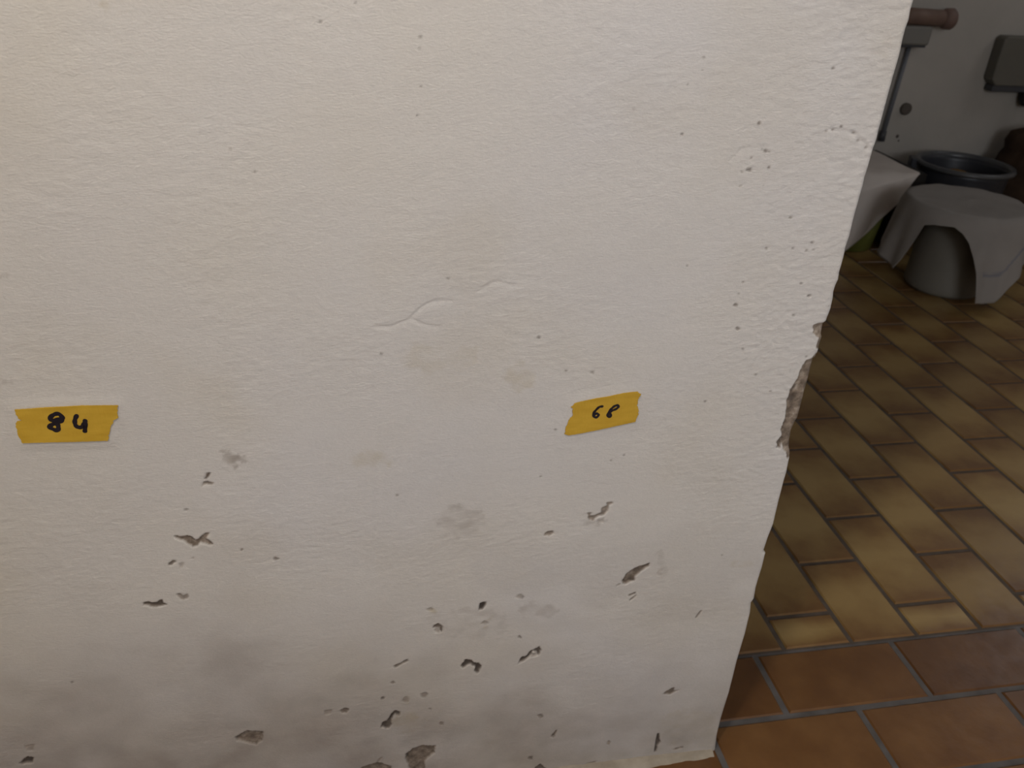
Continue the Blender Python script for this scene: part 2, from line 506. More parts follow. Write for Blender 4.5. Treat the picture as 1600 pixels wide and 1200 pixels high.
for a in ((137, 143, 3), (347, 588, 9), (312, 597, 4), (420, 503, 8), (436, 506, 4), (402, 496, 3), (433, 578, 4), (305, 660, 4), (530, 800, 5),
          (600, 948, 5), (630, 943, 4), (625, 912, 5), (607, 1150, 6), (688, 1195, 5), (285, 1190, 7), (575, 1095, 4), (298, 1140, 4), (390, 380, 7),
          (318, 1088, 3), (690, 415, 4), (720, 408, 4), (755, 395, 4), (800, 422, 5), (815, 455, 4), (845, 488, 4), (355, 533, 3), (408, 655, 2),
          (68, 1016, 3), (420, 938, 5), (720, 135, 4), (540, 937, 3), (70, 205, 2), (47, 430, 3)):
    dot(1050 + a[0] / 2.857, 60 + a[1] / 2.857, a[2] / 2.857 * 1.1, 0.45, 0.55)
for a in ((10, 215, 12), (118, 502, 6), (450, 10, 7), (567, 72, 7), (358, 130, 6), (428, 388, 5), (215, 605, 5)):
    dot(1150 + a[0] / 4, 460 + a[1] / 4, a[2] / 4, 0.5, 0.5)
for a in ((710, 715, 8, .35), (925, 770, 14, .35), (365, 468, 8, .3), (405, 768, 7, .2)):
    dot(200 + a[0] / 4, 680 + a[1] / 4, a[2] / 4, a[3], 0.5)
for a in ((190, 760, 13, .6), (255, 665, 11, .35), (335, 770, 20, .1), (450, 740, 20, .25), (560, 925, 15, .35), (1048, 383, 11, .45), (1180, 880, 16, .3),
          (1258, 1000, 14, .3), (1118, 1140, 13, .5), (490, 210, 14, .1), (490, 830, 8, .4), (1050, 130, 20, .1), (830, 292, 16, 0.05)):
    dot(550 + a[0] / 4, 900 + a[1] / 4, a[2] / 4, a[3], 0.5)
for a in ((656, 57), (500, 34), (555, 4), (398, 268), (360, 233), (651, 180), (657, 135), (1100, 90), (1066, 210), (926, 583), (975, 712), (845, 745), (1160, 545),
          (1102, 628), (595, 553), (842, 528), (655, 75), (885, 580), (112, 1067), (868, 672), (700, 435), (620, 775), (1128, 868), (955, 720)):
    dot(a[0], a[1], random.uniform(1.2, 2.3), 0.4, 0.45, 0.0006)

# fine cracks / lifted edges in the coat (upper side proud)
def crack(px, step=0.0006):
    P = np.array([on_wall(a, b, WY) for a, b in px])
    for (xa, za_), (xb, zb_) in zip(P[:-1], P[1:]):
        c0, c1 = np.searchsorted(u_all, min(xa, xb) - 0.012), np.searchsorted(u_all, max(xa, xb) + 0.012)
        r0, r1 = np.searchsorted(zrow, min(za_, zb_) - 0.012), np.searchsorted(zrow, max(za_, zb_) + 0.012)
        sl = (slice(r0, r1), slice(c0, c1))
        x, z = U[sl], Z[sl]
        dx, dz = xb - xa, zb_ - za_
        L = math.hypot(dx, dz)
        t = ((x - xa) * dx + (z - za_) * dz) / (L * L)
        s = ((z - za_) * dx - (x - xa) * dz) / L * (1 if dx > 0 else -1)       # signed: above the crack is positive
        along = sstep(-0.15, 0.1, t) * sstep(1.15, 0.9, t)
        H[sl] -= step * along * np.exp(-(np.clip(-s, 0, 1) / 0.0035) ** 2) * sstep(0.0012, -0.0006, s)
ce = lambda p: sc(p, 560, 400, 4.706)
crack(ce([(120, 505), (230, 515), (370, 460), (400, 430), (440, 385), (500, 345), (570, 322), (690, 325)]))
crack(ce([(400, 455), (480, 495), (600, 515)]), 0.0005)
crack(ce([(870, 260), (930, 220), (985, 182), (1040, 185), (1140, 210)]), 0.0005)
crack([(1140, 250), (1160, 230), (1200, 228)], 0.0004)
crack([(1290, 200), (1330, 205), (1352, 232)], 0.0006)

# tapes lie on flat plaster
TAPES = {
 'left': sc([(155, 265), (420, 245), (850, 222), (1225, 220), (1230, 275), (1215, 300), (1237, 345), (1182, 380), (1160, 440), (1135, 520), (1125, 588),
             (800, 598), (500, 605), (235, 612), (205, 560), (183, 500), (165, 410), (182, 384), (233, 379), (190, 352), (170, 310)], 0, 600, 6.667),
 'right': sc([(350, 370), (385, 332), (450, 315), (600, 282), (750, 258), (900, 225), (1040, 210), (1075, 235), (1047, 290), (1035, 350), (1050, 400),
              (1045, 460), (1015, 525), (850, 560), (650, 605), (450, 645), (320, 665), (280, 650), (300, 570), (322, 510), (367, 457), (360, 420), (372, 392)], 840, 580, 6.667)}
H += marks[..., 0] * (1 - marks[..., 2]) * (0.0011 * fbm(U / 0.006, Z / 0.006, 140, 3))
for px in TAPES.values():
    sl, mk = poly_mask(px, soft=0.006, fray=0, fray2=0, grow=0.007)
    H[sl] = H[sl] * (1 - mk) - 0.0003 * mk
tape_base = {}

# --- assemble the surface
X = np.zeros(U.shape); Y = np.zeros(U.shape)
rad = 0.0055 + 0.004 * np.clip(marks[:, nu - 1, 0], 0, 1)[:, None]         # arris radius, blunter where broken
flat = slice(0, nu)
shift = (XE - XC)
wgt = sstep(XC - 0.05, XC - 0.0105, U[:, flat])
# front columns end at xe - rad
end_x = XE[:, :1] - rad
X[:, flat] = U[:, flat] + wgt * (end_x - (XC - 0.0125))
Y[:, flat] = WY - H[:, flat]
hc = H[:, nu - 1:nu]
for i, a in enumerate(arc):
    c = nu + i
    hh = H[:, c:c + 1] * math.cos(a) * 0.6 + 0.0
    X[:, c:c + 1] = end_x + rad * math.sin(a)
    Y[:, c:c + 1] = WY - hc * math.cos(a) + rad * (1 - math.cos(a)) - (hh - hc * 0.6 * math.cos(a))
for i, t in enumerate(tail):
    c = nu + len(arc) + i
    X[:, c] = XE[:, 0]
    Y[:, c] = WY + t
verts = np.stack([X, Y, Z], -1).reshape(-1, 3).astype(np.float32)
idx = np.arange(nz * ntot).reshape(nz, ntot)
quads = np.stack([idx[:-1, :-1], idx[:-1, 1:], idx[1:, 1:], idx[1:, :-1]], -1).reshape(-1, 4)
# back face, top, and left end as large quads so the wall is solid
nb = len(verts)
extra = np.array([(-1.80, 0.909, 0.0), (-1.80, 0.909, 2.5), (XC, 0.909, 0.0), (XC, 0.909, 2.5)], dtype=np.float32)
verts = np.concatenate([verts, extra])
quads = np.concatenate([quads, [[nb + 2, nb + 0, nb + 1, nb + 3]]])
me = bpy.data.meshes.new('wall_front')
me.vertices.add(len(verts)); me.vertices.foreach_set('co', verts.ravel())
me.loops.add(quads.size); me.loops.foreach_set('vertex_index', quads.ravel().astype(np.int32))
me.polygons.add(len(quads)); me.polygons.foreach_set('loop_start', np.arange(0, quads.size, 4, dtype=np.int32))
me.update(calc_edges=True)
me.polygons.foreach_set('use_smooth', np.ones(len(quads), dtype=bool))
att = me.color_attributes.new('marks', 'FLOAT_COLOR', 'POINT')
att.data.foreach_set('color', np.concatenate([marks.reshape(-1, 4), np.zeros((4, 4), np.float32)]).ravel())
me.materials.append(M['plaster'])
me.validate()
wall = bpy.data.objects.new('wall_front', me)
COL.objects.link(wall)
tag(wall, kind='structure')

# ------------------------------------------------------------------ floor: two fields of clinker tiles in one mesh
FX0, FX1, FY0, FY1 = -1.8, 3.3, -2.2, 3.1
YB = 0.927                                           # where the brown field meets the ochre one
fb = bmesh.new()
lay = fb.verts.layers.float_color.new('tile')
def tile(x0, x1, y0, y1, along, zone):
    x0, x1, y0, y1 = max(x0, FX0), min(x1, FX1), max(y0, FY0), min(y1, FY1)
    if x1 - x0 < 0.012 or y1 - y0 < 0.012:
        return
    rnd = random.random()
    tl = [random.uniform(-0.0006, 0.0006) for _ in range(4)]
    tops, lows = [], []
    b = 0.0028
    for k, (x, y, sx, sy) in enumerate(((x0, y0, 1, 1), (x1, y0, -1, 1), (x1, y1, -1, -1), (x0, y1, 1, -1))):
        u = (x - x0) / (x1 - x0); v = (y - y0) / (y1 - y0)
        if along == 'y': u, v = v, u
        t = fb.verts.new((x + b * sx, y + b * sy, tl[k])); l1 = fb.verts.new((x, y, -0.0022 + tl[k])); l2 = fb.verts.new((x, y, -0.008))
        for q in (t, l1, l2): q[lay] = (u, v, rnd, zone)
        tops.append(t); lows.append((l1, l2))
    fb.faces.new(tops)
    for k in range(4):
        j = (k + 1) % 4
        fb.faces.new((lows[k][0], lows[j][0], tops[j], tops[k]))
        fb.faces.new((lows[k][1], lows[j][1], lows[j][0], lows[k][0]))
g = 0.0048
row = 0
y = YB
while y > FY0:
    off = 0.6525 if row % 2 == 0 else 0.769
    if row % 2: off = 0.769
    x = off - 0.25 * 12
    while x < FX1:
        tile(x + g, x + 0.25 - g, y - 0.125 + g, y - g, 'x', 1.0)
        x += 0.25
    y -= 0.125; row += 1
g = 0.0042
k = -21
while 0.709 + 0.125 * k < FX1:
    x = 0.709 + 0.125 * k
    if x + 0.125 > FX0:
        y = (1.002 if k % 2 == 0 else 1.127) - 0.25
        while y < FY1:
            tile(x + g, x + 0.125 - g, max(y, YB) + g, y + 0.25 - g, 'y', 0.0)
            y += 0.25
    k += 1
fm = bpy.data.meshes.new('floor')
bmesh.ops.recalc_face_normals(fb, faces=fb.faces)
n_tile_faces = len(fb.faces)
# grout beds
gv = [fb.verts.new(p) for p in ((FX0, FY0, -0.0024), (FX1, FY0, -0.0024), (FX1, YB, -0.0024), (FX0, YB, -0.0024), (FX1, FY1, -0.003), (FX0, FY1, -0.003))]
f1 = fb.faces.new((gv[0], gv[1], gv[2], gv[3])); f1.material_index = 1
f2 = fb.faces.new((gv[3], gv[2], gv[4], gv[5])); f2.material_index = 2
fb.to_mesh(fm); fb.free()
for mn in ('tiles', 'grout_near', 'grout_far'):
    fm.materials.append(M[mn])
tag(bpy.data.objects.new('floor', fm), kind='structure')
COL.objects.link(bpy.data.objects['floor'])

# ------------------------------------------------------------------ the other walls, ceiling, mortar skirt
def slab(name, mat, *boxes):
    bm = bmesh.new()
    for b in boxes:
        box(bm, *b)
    return tag(link(name, bm, mat, smooth=False), kind='structure')

BY = 3.10                                           # face of the far wall
def back_wall_material():
    k = NT('far_wall_paint', 0.8, 0.25)
    co = k.coord()
    base = k.ramp(k.noise(co, 5, 4), [(0.3, (0.40, 0.372, 0.332)), (0.7, (0.455, 0.42, 0.375))])
    for px, py, r in ((1402, 213, 0.007), (1404, 220, 0.004)):
        x, z = on_wall(px, py, BY)
        d = k.n('ShaderNodeVectorMath', operation='DISTANCE')
        k.l(co, d.inputs[0]); d.inputs[1].default_value = (x, BY, z)
        base = k.mix(k.math('LESS_THAN', d.outputs['Value'], r), base, (0.10, 0.085, 0.075))
    k.color(base)
    k.l(k.bump(k.noise(co, 45, 4), 0.4, 0.003), k.b.inputs['Normal'])
    return k.m
slab('wall_back', back_wall_material(), (FX0 - .1, FX1 + .1, BY, BY + 0.12, -0.05, 2.6))
slab('wall_left', M['room'], (FX0 - 0.12, FX0, FY0, BY, -0.05, 2.6))
slab('wall_right', M['room'], (FX1, FX1 + 0.12, FY0, 2.15, -0.05, 2.6), (FX1, FX1 + 0.12, 2.75, BY, -0.05, 2.6),
     (FX1, FX1 + 0.12, 2.15, 2.75, -0.05, 1.55), (FX1, FX1 + 0.12, 2.15, 2.75, 2.25, 2.6))
slab('wall_rear', M['room'], (FX0, 0.5, FY0 - 0.12, FY0, -0.05, 2.6), (1.7, FX1, FY0 - 0.12, FY0, -0.05, 2.6),
     (0.5, 1.7, FY0 - 0.12, FY0, -0.05, 1.05), (0.5, 1.7, FY0 - 0.12, FY0, 2.25, 2.6))
slab('light_block_lintel', M['room'], (XC, FX1, 0.762, 0.909, 2.05, 2.5))  # unseen lintel, added to block ceiling bounce into the far room
slab('ceiling', M['ceiling'], (FX0, FX1, FY0, BY, 2.5, 2.6))

# lip of mortar where the wall meets the tiles
def skirt():
    bm = bmesh.new()
    n = 240
    rings = []
    for i in range(n + 1):
        x = -1.0 + (0.508 + 1.0) * i / n
        q = fbm(np.array([x / 0.05]), np.array([0.3]), 90, 3)[0]
        q2 = fbm(np.array([x / 0.012]), np.array([4.3]), 95, 2)[0]
        h = max(0.002, 0.0075 + 0.006 * q + 0.002 * q2)
        o = max(0.003, 0.016 + 0.010 * q + 0.004 * q2)
        rings.append([bm.verts.new((x, WY + 0.004, h)), bm.verts.new((x, WY - 0.35 * o, h * 0.75)), bm.verts.new((x, WY - 0.8 * o, h * 0.3)), bm.verts.new((x, WY - o, -0.0026))])
    for a, b in zip(rings[:-1], rings[1:]):
        for j in range(3):
            bm.faces.new((a[j], b[j], b[j + 1], a[j + 1]))
    return link('baseboard_front', bm, mottled('base_mortar', (0.27, 0.23, 0.175), (0.40, 0.35, 0.28), 26, 0.9, 0.2, 0.003, 120))
tag(skirt(), kind='structure')

# ------------------------------------------------------------------ the two pieces of yellow tape with pen numerals
def tape_material():
    k = NT('yellow_masking_tape', 0.6, 0.35)
    co = k.coord()
    k.color(k.ramp(k.noise(k.mapping(co, (1, 1, 3)), 30, 3), [(0.3, (0.57, 0.34, 0.030)), (0.7, (0.66, 0.41, 0.045))]))
    k.l(k.bump(k.noise(k.mapping(co, (3, 1, 1)), 160, 3), 0.3, 0.0006), k.b.inputs['Normal'])
    return k.m
M['tape'] = tape_material()
M['ink'] = mottled('black_marker', (0.012, 0.009, 0.014), (0.022, 0.016, 0.022), 60, 0.5, 0.4)

def make_tape(key, label):
    px = TAPES[key]
    P = np.array([on_wall(a, b, WY) for a, b in px])
    c = P.mean(0)
    root = empty('masking_tape', (c[0], WY, c[1]))
    tag(root, label, 'tape', 'tape pieces on the plaster')
    # densify and fray the torn outline
    pts = []
    n = len(P)
    for i in range(n):
        a, b = P[i], P[(i + 1) % n]
        m_ = max(1, int(np.hypot(*(b - a)) / 0.0012))
        for j in range(m_):
            t = j / m_
            q = a + (b - a) * t
            torn = abs(b[1] - a[1]) > abs(b[0] - a[0]) * 0.35
            amp = 0.0006 if torn else 0.00012
            pts.append((q[0] - c[0] + random.uniform(-amp, amp) * (1 if torn else 0.2), q[1] - c[1] + random.uniform(-amp, amp) * (0.1 if torn else 1)))
    import mathutils.geometry as mg
    A = np.array(pts)
    gx, gz = np.meshgrid(np.arange(A[:, 0].min(), A[:, 0].max(), 0.003), np.arange(A[:, 1].min(), A[:, 1].max(), 0.003))
    inner = [Vector(p) for p in zip(gx.ravel(), gz.ravel())]
    rim_ = [Vector(p) for p in pts]
    vs, es, fs, *_ = mg.delaunay_2d_cdt(rim_ + inner, [], [list(range(len(rim_)))], 1, 1e-6)
    bm = bmesh.new()
    wr = fbm(np.array([v.x / 0.03 + 9 for v in vs]), np.array([v.y / 0.006 + 9 for v in vs]), 120, 2) * 0.00025
    fv = [bm.verts.new((v.x, -0.0009 + q, v.y)) for v, q in zip(vs, wr)]
    for t in fs:
        bm.faces.new([fv[i] for i in t])
    for e in [e for e in bm.edges if e.is_boundary]:
        p, q = e.verts
        p2, q2 = bm.verts.new((p.co.x, -0.0001, p.co.z)), bm.verts.new((q.co.x, -0.0001, q.co.z))
        bm.faces.new((p, q, q2, p2))
    link('tape_strip', bm, M['tape'], root, smooth=False)
    return root, c

def numeral(root, c, strokes, width):
    """one handwritten numeral: pen strokes as a thin raised line of ink"""
    bm = bmesh.new()
    for st in strokes:
        S = [np.array(on_wall(a, b, WY)) - c for a, b in st]
        # smooth the stroke
        Q = []
        for i in range(len(S) - 1):
            p0, p1, p2, p3 = S[max(i - 1, 0)], S[i], S[i + 1], S[min(i + 2, len(S) - 1)]
            for t in np.linspace(0, 1, 8, endpoint=False):
                Q.append(0.5 * ((2 * p1) + (-p0 + p2) * t + (2 * p0 - 5 * p1 + 4 * p2 - p3) * t ** 2 + (-p0 + 3 * p1 - 3 * p2 + p3) * t ** 3))
        Q.append(S[-1])
        for i, q in enumerate(Q):          # a round nib pressed along the stroke
            r = width * (0.92 + 0.10 * math.sin(i * 0.7))
            top = -0.00105 - 0.0000004 * i
            n = 16
            ring = [bm.verts.new((q[0] + r * math.cos(2 * math.pi * k / n), top, q[1] + r * math.sin(2 * math.pi * k / n))) for k in range(n)]
            bm.faces.new(ring)
            if i:
                d = Q[i] - Q[i - 1]
                L = np.hypot(*d)
                if L > 1e-6:
                    nx, nz_ = -d[1] / L * r, d[0] / L * r
                    a, b = Q[i - 1], Q[i]
                    bm.faces.new([bm.verts.new(v) for v in ((a[0] + nx, top, a[1] + nz_), (b[0] + nx, top, b[1] + nz_), (b[0] - nx, top, b[1] - nz_), (a[0] - nx, top, a[1] - nz_))])
    for f in bm.faces:
        f.normal_update()
        if f.normal.y > 0: f.normal_flip()
    me_ = bpy.data.meshes.new('numeral'); bm.to_mesh(me_); bm.free()
    me_.materials.append(M['ink'])
    o = bpy.data.objects.new('numeral', me_); COL.objects.link(o); o.parent = root
    return o

zt = lambda p: sc(p, 0, 600, 6.667)
t84, c84 = make_tape('left', 'yellow masking tape strip with 84 handwritten in black, at the left edge of the wall')
tag(numeral(t84, c84, [zt([(655, 345), (615, 305), (560, 315), (522, 352), (555, 372), (620, 360), (655, 345), (640, 380), (585, 400), (540, 420), (515, 440), (560, 465), (600, 478), (612, 450), (600, 410), (570, 395)])], 0.00225), 'black handwritten 8')
tag(numeral(t84, c84, [zt([(800, 325), (783, 370), (786, 415), (815, 445), (855, 440), (880, 405), (890, 378), (892, 420), (887, 485)])], 0.0022), 'black handwritten 4')
zu = lambda p: sc(p, 840, 580, 6.667)
t68, c68 = make_tape('right', 'shorter slanted yellow tape strip with 68 handwritten in black, nearer the wall corner')
tag(numeral(t68, c68, [zu([(672, 362), (640, 368), (605, 400), (578, 440), (588, 470), (615, 474), (632, 450), (612, 436), (590, 450)])], 0.00155), 'black handwritten 6')
tag(numeral(t68, c68, [zu([(740, 430), (725, 448), (742, 472), (762, 455), (748, 430), (770, 408), (815, 388), (840, 365), (830, 350), (800, 358), (770, 382), (745, 412), (738, 440)])], 0.00155), 'black handwritten 8')

# ------------------------------------------------------------------ things in the far room
M['grey_plastic'] = mottled('grey_plastic', (0.18, 0.17, 0.145), (0.21, 0.195, 0.165), 6, 0.5, 0.4)
M['dark_plastic'] = mottled('dark_blue_plastic', (0.028, 0.030, 0.037), (0.040, 0.042, 0.050), 6, 0.4, 0.5)
M['green_plastic'] = mottled('green_plastic', (0.12, 0.13, 0.025), (0.15, 0.16, 0.035), 6, 0.45, 0.4)
M['black'] = mottled('black_plastic', (0.012, 0.011, 0.010), (0.022, 0.02, 0.018), 8, 0.6, 0.3)
M['case'] = mottled('grey_casing', (0.125, 0.117, 0.095), (0.145, 0.133, 0.11), 5, 0.5, 0.4)
M['case_light'] = mottled('pale_grey_casing', (0.20, 0.19, 0.17), (0.225, 0.215, 0.19), 5, 0.5, 0.4)
M['trim_and_shadow'] = mottled('dark_trim_and_shadow', (0.05, 0.05, 0.055), (0.065, 0.065, 0.07), 5, 0.5, 0.4)  # also colours the strips that stand in for shadow
M['wood'] = mottled('brown_roller', (0.15, 0.095, 0.07), (0.20, 0.13, 0.10), 20, 0.6, 0.3)
M['sack'] = mottled('brown_sacking', (0.03, 0.018, 0.011), (0.06, 0.036, 0.022), 18, 0.85, 0.2, 0.004, 90)
M['rag'] = mottled('rust_brown_rag', (0.16, 0.085, 0.03), (0.22, 0.14, 0.04), 25, 0.9, 0.1, 0.003, 120)
M['pipe'] = mottled('painted_pipe', (0.15, 0.155, 0.17), (0.18, 0.185, 0.20), 9, 0.5, 0.4)

def cloth_material(name, stripe=True, shade=(0.29, 0.268, 0.248)):
    k = NT(name, 0.92, 0.15)
    co = k.coord()
    base = k.ramp(k.noise(co, 9, 4), [(0.3, shade), (0.7, tuple(c * 1.13 for c in shade))])
    if stripe:
        at = k.n('ShaderNodeAttribute', attribute_name='hem')
        base = k.mix(at.outputs['Fac'], base, (0.20, 0.20, 0.23))
    k.color(base)
    wv = k.n('ShaderNodeTexWave'); wv.inputs['Scale'].default_value = 260
    k.l(co, wv.inputs['Vector'])
    k.l(k.bump(wv.outputs['Fac'], 0.25, 0.0006), k.b.inputs['Normal'])
    return k.m

# stool: an upturned drum with a flat round seat
SX, SY, SZ = 2.012, 2.40, 0.296
stool = tag(empty('drum_stool', (SX, SY, 0)), 'plain grey drum with a round top standing on the tiles under the draped tea towel', 'stool')
bm = bmesh.new()
lathe(bm, [(0, 0.001), (0.104, 0.001), (0.116, 0.004), (0.121, 0.014), (0.121, 0.03), (0.119, 0.10), (0.116, 0.20), (0.113, SZ - 0.016), (0, SZ - 0.016)], n=72)
link('drum', bm, M['grey_plastic'], stool)
bm = bmesh.new()
lathe(bm, [(0, SZ - 0.016), (0.178, SZ - 0.016), (0.185, SZ - 0.012), (0.186, SZ - 0.006), (0.182, SZ), (0, SZ)], n=72)
bevel(link('seat', bm, M['grey_plastic'], stool), 0.001)

# tea towel over the stool: flat on the seat, short in front, long at its corners
HEM = [(0, .20), (30, .20), (60, .215), (90, .215), (120, .20), (140, .15), (155, .118), (172, .10), (187, .082), (192, .12), (197, .185), (201, .246), (209, .256), (226, .264),
       (234, .25), (241, .225), (247, .185), (252, .14), (256, .08), (259, .040), (266, .036), (274, .046), (283, .082), (291, .112), (306, .145), (330, .17), (360, .20)]
def towel():
    nth, nin, nout = 360, 14, 34
    bm = bmesh.new()
    hem_l = bm.verts.layers.float.new('hem')
    rings = [[bm.verts.new((0, 0, SZ + 0.004))]]
    hx, hz = [a for a, _ in HEM], [b for _, b in HEM]
    for j in range(1, nin + nout + 1):
        ring = []
        for i in range(nth):
            a = 360.0 * i / nth
            ar = R(a)
            zb_ = np.interp(a, hx, hz)
            fold = math.sin(9 * ar + 0.6) * 0.5 + math.sin(17 * ar + 1.9) * 0.3 + math.sin(5 * ar) * 0.3
            if j <= nin:
                t = j / nin
                r = 0.186 * t
                z = SZ + 0.004 + 0.002 * fold * t ** 3 + 0.0012 * math.sin(40 * r + 2 * ar)
                if j == nin: z -= 0.002
                hv = 0
            else:
                t = (j - nin) / nout
                L = SZ - zb_
                drop = L * t
                r = 0.186 + 0.010 * (1 - math.exp(-drop / 0.012)) + drop * 0.16 + fold * 0.070 * drop * min(1, L / 0.12)
                z = SZ - 0.002 - drop
                d = L * (1 - t)
                hv = 0
                if L > 0.09:
                    hv = max(0.0, 1 - abs(d - 0.092) / 0.0075)
                    hv = min(1, hv * 1.6) * float(258 < a < 350)
            v = bm.verts.new((r * math.cos(ar), r * math.sin(ar), z))
            v[hem_l] = hv
            ring.append(v)
        rings.append(ring)
    for i in range(nth):
        bm.faces.new((rings[0][0], rings[1][i], rings[1][(i + 1) % nth]))
    for a, b in zip(rings[1:-1], rings[2:]):
        for i in range(nth):
            j = (i + 1) % nth
            bm.faces.new((a[i], b[i], b[j], a[j]))
    o = link('tea_towel', bm, cloth_material('white_tea_towel'))
    o.location = (SX, SY, 0)
    s = o.modifiers.new('thickness', 'SOLIDIFY'); s.thickness = 0.0016; s.offset = 1
    return o
tag(towel(), 'white tea towel with a thin grey stripe draped over the round drum stool', 'towel')

# dark basin behind the stool
BX, BYY, BZ = 2.318, 2.845, 0.305
basin = tag(empty('basin', (BX, BYY, 0)), 'dark blue-grey plastic basin on the floor behind the towel-draped stool', 'basin')
bm = bmesh.new()
lathe(bm, [(0, 0.002), (0.1304, 0.002), (0.1370, 0.008), (0.1465, 0.10), (0.1588, BZ - 0.03), (0.1625, BZ - 0.012), (0.1559, BZ - 0.012), (0.1531, BZ - 0.03), (0.1417, 0.10), (0.1314, 0.012), (0, 0.012)], n=80)
link('tub', bm, M['dark_plastic'], basin)
bm = bmesh.new()
lathe(bm, [(0.1550, BZ - 0.014), (0.1569, BZ - 0.002), (0.1644, BZ + 0.001), (0.1758, BZ - 0.002), (0.1786, BZ - 0.010), (0.1758, BZ - 0.016), (0.1625, BZ - 0.014), (0.1550, BZ - 0.014)], n=80)
link('rim', bm, mottled('highlit_rim', (0.06, 0.063, 0.07), (0.09, 0.09, 0.09), 7, 0.35, 0.5), basin)  # rim made paler than the tub to carry its highlight
bm = bmesh.new()
a = R(158)
for s in (0,):
    ca, sa = math.cos(a), math.sin(a)
    pr = [(0.171, -0.030), (0.194, -0.026), (0.194, 0.026), (0.171, 0.030)]
    lo = [bm.verts.new((r * ca - t * sa, r * sa + t * ca, BZ - 0.042)) for r, t in pr]
    hi = [bm.verts.new((r * ca - t * sa, r * sa + t * ca, BZ + 0.001)) for r, t in pr]
    bm.faces.new(lo[::-1]); bm.faces.new(hi)
    for i in range(4):
        bm.faces.new((lo[i], lo[(i + 1) % 4], hi[(i + 1) % 4], hi[i]))
bevel(link('handle', bm, M['dark_plastic'], basin, smooth=False), 0.004)
# rag in the basin
bm = bmesh.new()
lathe(bm, [(0, 0.0), (0.10, 0.0), (0.118, 0.03), (0.120, 0.10), (0.108, 0.16), (0.07, 0.20), (0.03, 0.215), (0, 0.218)], n=48,
      lump=lambda a, z: 0.08 * math.sin(3 * a + 14 * z) + 0.05 * math.sin(7 * a - 25 * z))
rag = link('rag', bm, M['rag'])
rag.location = (BX - 0.01, BYY + 0.01, 0.0125)
rag.scale = (0.88, 0.88, 1.2)
tag(rag, 'crumpled rust-brown rag lying inside the dark basin', 'rag')

# black crate with a pale sheet hanging off it, green bucket in front
crate = tag(empty('crate', (2.025, 2.91, 0)), 'black plastic crate against the far wall, filling the shadowed gap beneath the pale hanging sheet', 'crate')
bm = bmesh.new()
x0, x1, y0, y1, ct = 0.0, 0.068, -0.16, 0.165, 0.285  # front brought forward so its black fills the shadowed gap
box(bm, x0, x1, y0, y1, 0.001, ct)
bevel(link('crate_body', bm, M['black'], crate, smooth=False), 0.006)
bm = bmesh.new()
for bb in ((x0 - .006, x1 + .006, y0 - .006, y0 + .006, ct - .03, ct + .002), (x0 - .006, x1 + .006, y1 - .006, y1 + .003, ct - .03, ct + .002),
           (x0 - .006, x0 + .006, y0, y1, ct - .03, ct + .002), (x1 - .006, x1 + .006, y0, y1, ct - .03, ct + .002)):
    box(bm, *bb)
link('crate_rim', bm, M['black'], crate, smooth=False)

GX, GY = 1.886, 2.815
bucket = tag(empty('bucket', (GX, GY, 0)), 'olive green bucket on the floor below the pale sheet, just beyond the wall corner', 'bucket')
bm = bmesh.new()
lathe(bm, [(0, 0.001), (0.088, 0.001), (0.095, 0.006), (0.112, 0.145), (0.108, 0.145), (0.092, 0.010), (0, 0.010)], n=64)
link('pail', bm, M['green_plastic'], bucket)
bm = bmesh.new()
lathe(bm, [(0.109, 0.139), (0.115, 0.139), (0.116, 0.147), (0.109, 0.148), (0.109, 0.139)], n=64)
link('rim', bm, M['green_plastic'], bucket)

# pale sheet: from the crate's top, down in front, its hem running diagonally
def sheet():
    bm = bmesh.new()
    nu_, nv_ = 60, 40
    hem_px = [(1250, 440), (1300, 408), (1326, 388), (1345, 369), (1365, 352), (1383, 336), (1400, 317), (1410, 306), (1420, 293), (1429, 276)]
    g_ = []
    for i in range(nu_ + 1):
        u = i / nu_
        s = u * (len(hem_px) - 1)
        k_ = min(int(s), len(hem_px) - 2)
        hp = np.array(hem_px[k_]) + (np.array(hem_px[k_ + 1]) - np.array(hem_px[k_])) * (s - k_)
        yh = 2.635 + 0.085 * u                     # hem distance
        xh, zh = on_wall(hp[0], hp[1], yh)
        zh = max(zh, 0.006)
        xt, yt, zt_ = 1.70 + 0.352 * u, 2.728, ct + 0.012
        col_ = []
        # on top of the crate
        for v in range(9):
            yy = 3.075 - (3.075 - yt) * v / 8
            col_.append((xt, yy, zt_ + 0.0015 * math.sin(6 * u * 3 + v)))
        for v in range(1, nv_ + 1):
            t = v / nv_
            y_ = yt + (yh - yt) * min(1.0, t / 0.22) ** 0.8
            z_ = zt_ + (zh - zt_) * t ** 1.12
            x_ = xt + (xh - xt) * t
            y_ -= 0.005 * (1 + math.sin(u * 19 + 1.2)) * t
            col_.append((x_, y_, z_))
        g_.append([bm.verts.new(p) for p in col_])
    for a, b in zip(g_[:-1], g_[1:]):
        for j in range(len(a) - 1):
            bm.faces.new((a[j], b[j], b[j + 1], a[j + 1]))
    o = link('sheet', bm, cloth_material('pale_sheet', False, (0.58, 0.525, 0.48)))
    s = o.modifiers.new('thickness', 'SOLIDIFY'); s.thickness = 0.002; s.offset = 0
    return o
tag(sheet(), 'plain pale cloth sheet hanging with a slanting hem above the green bucket', 'cloth')

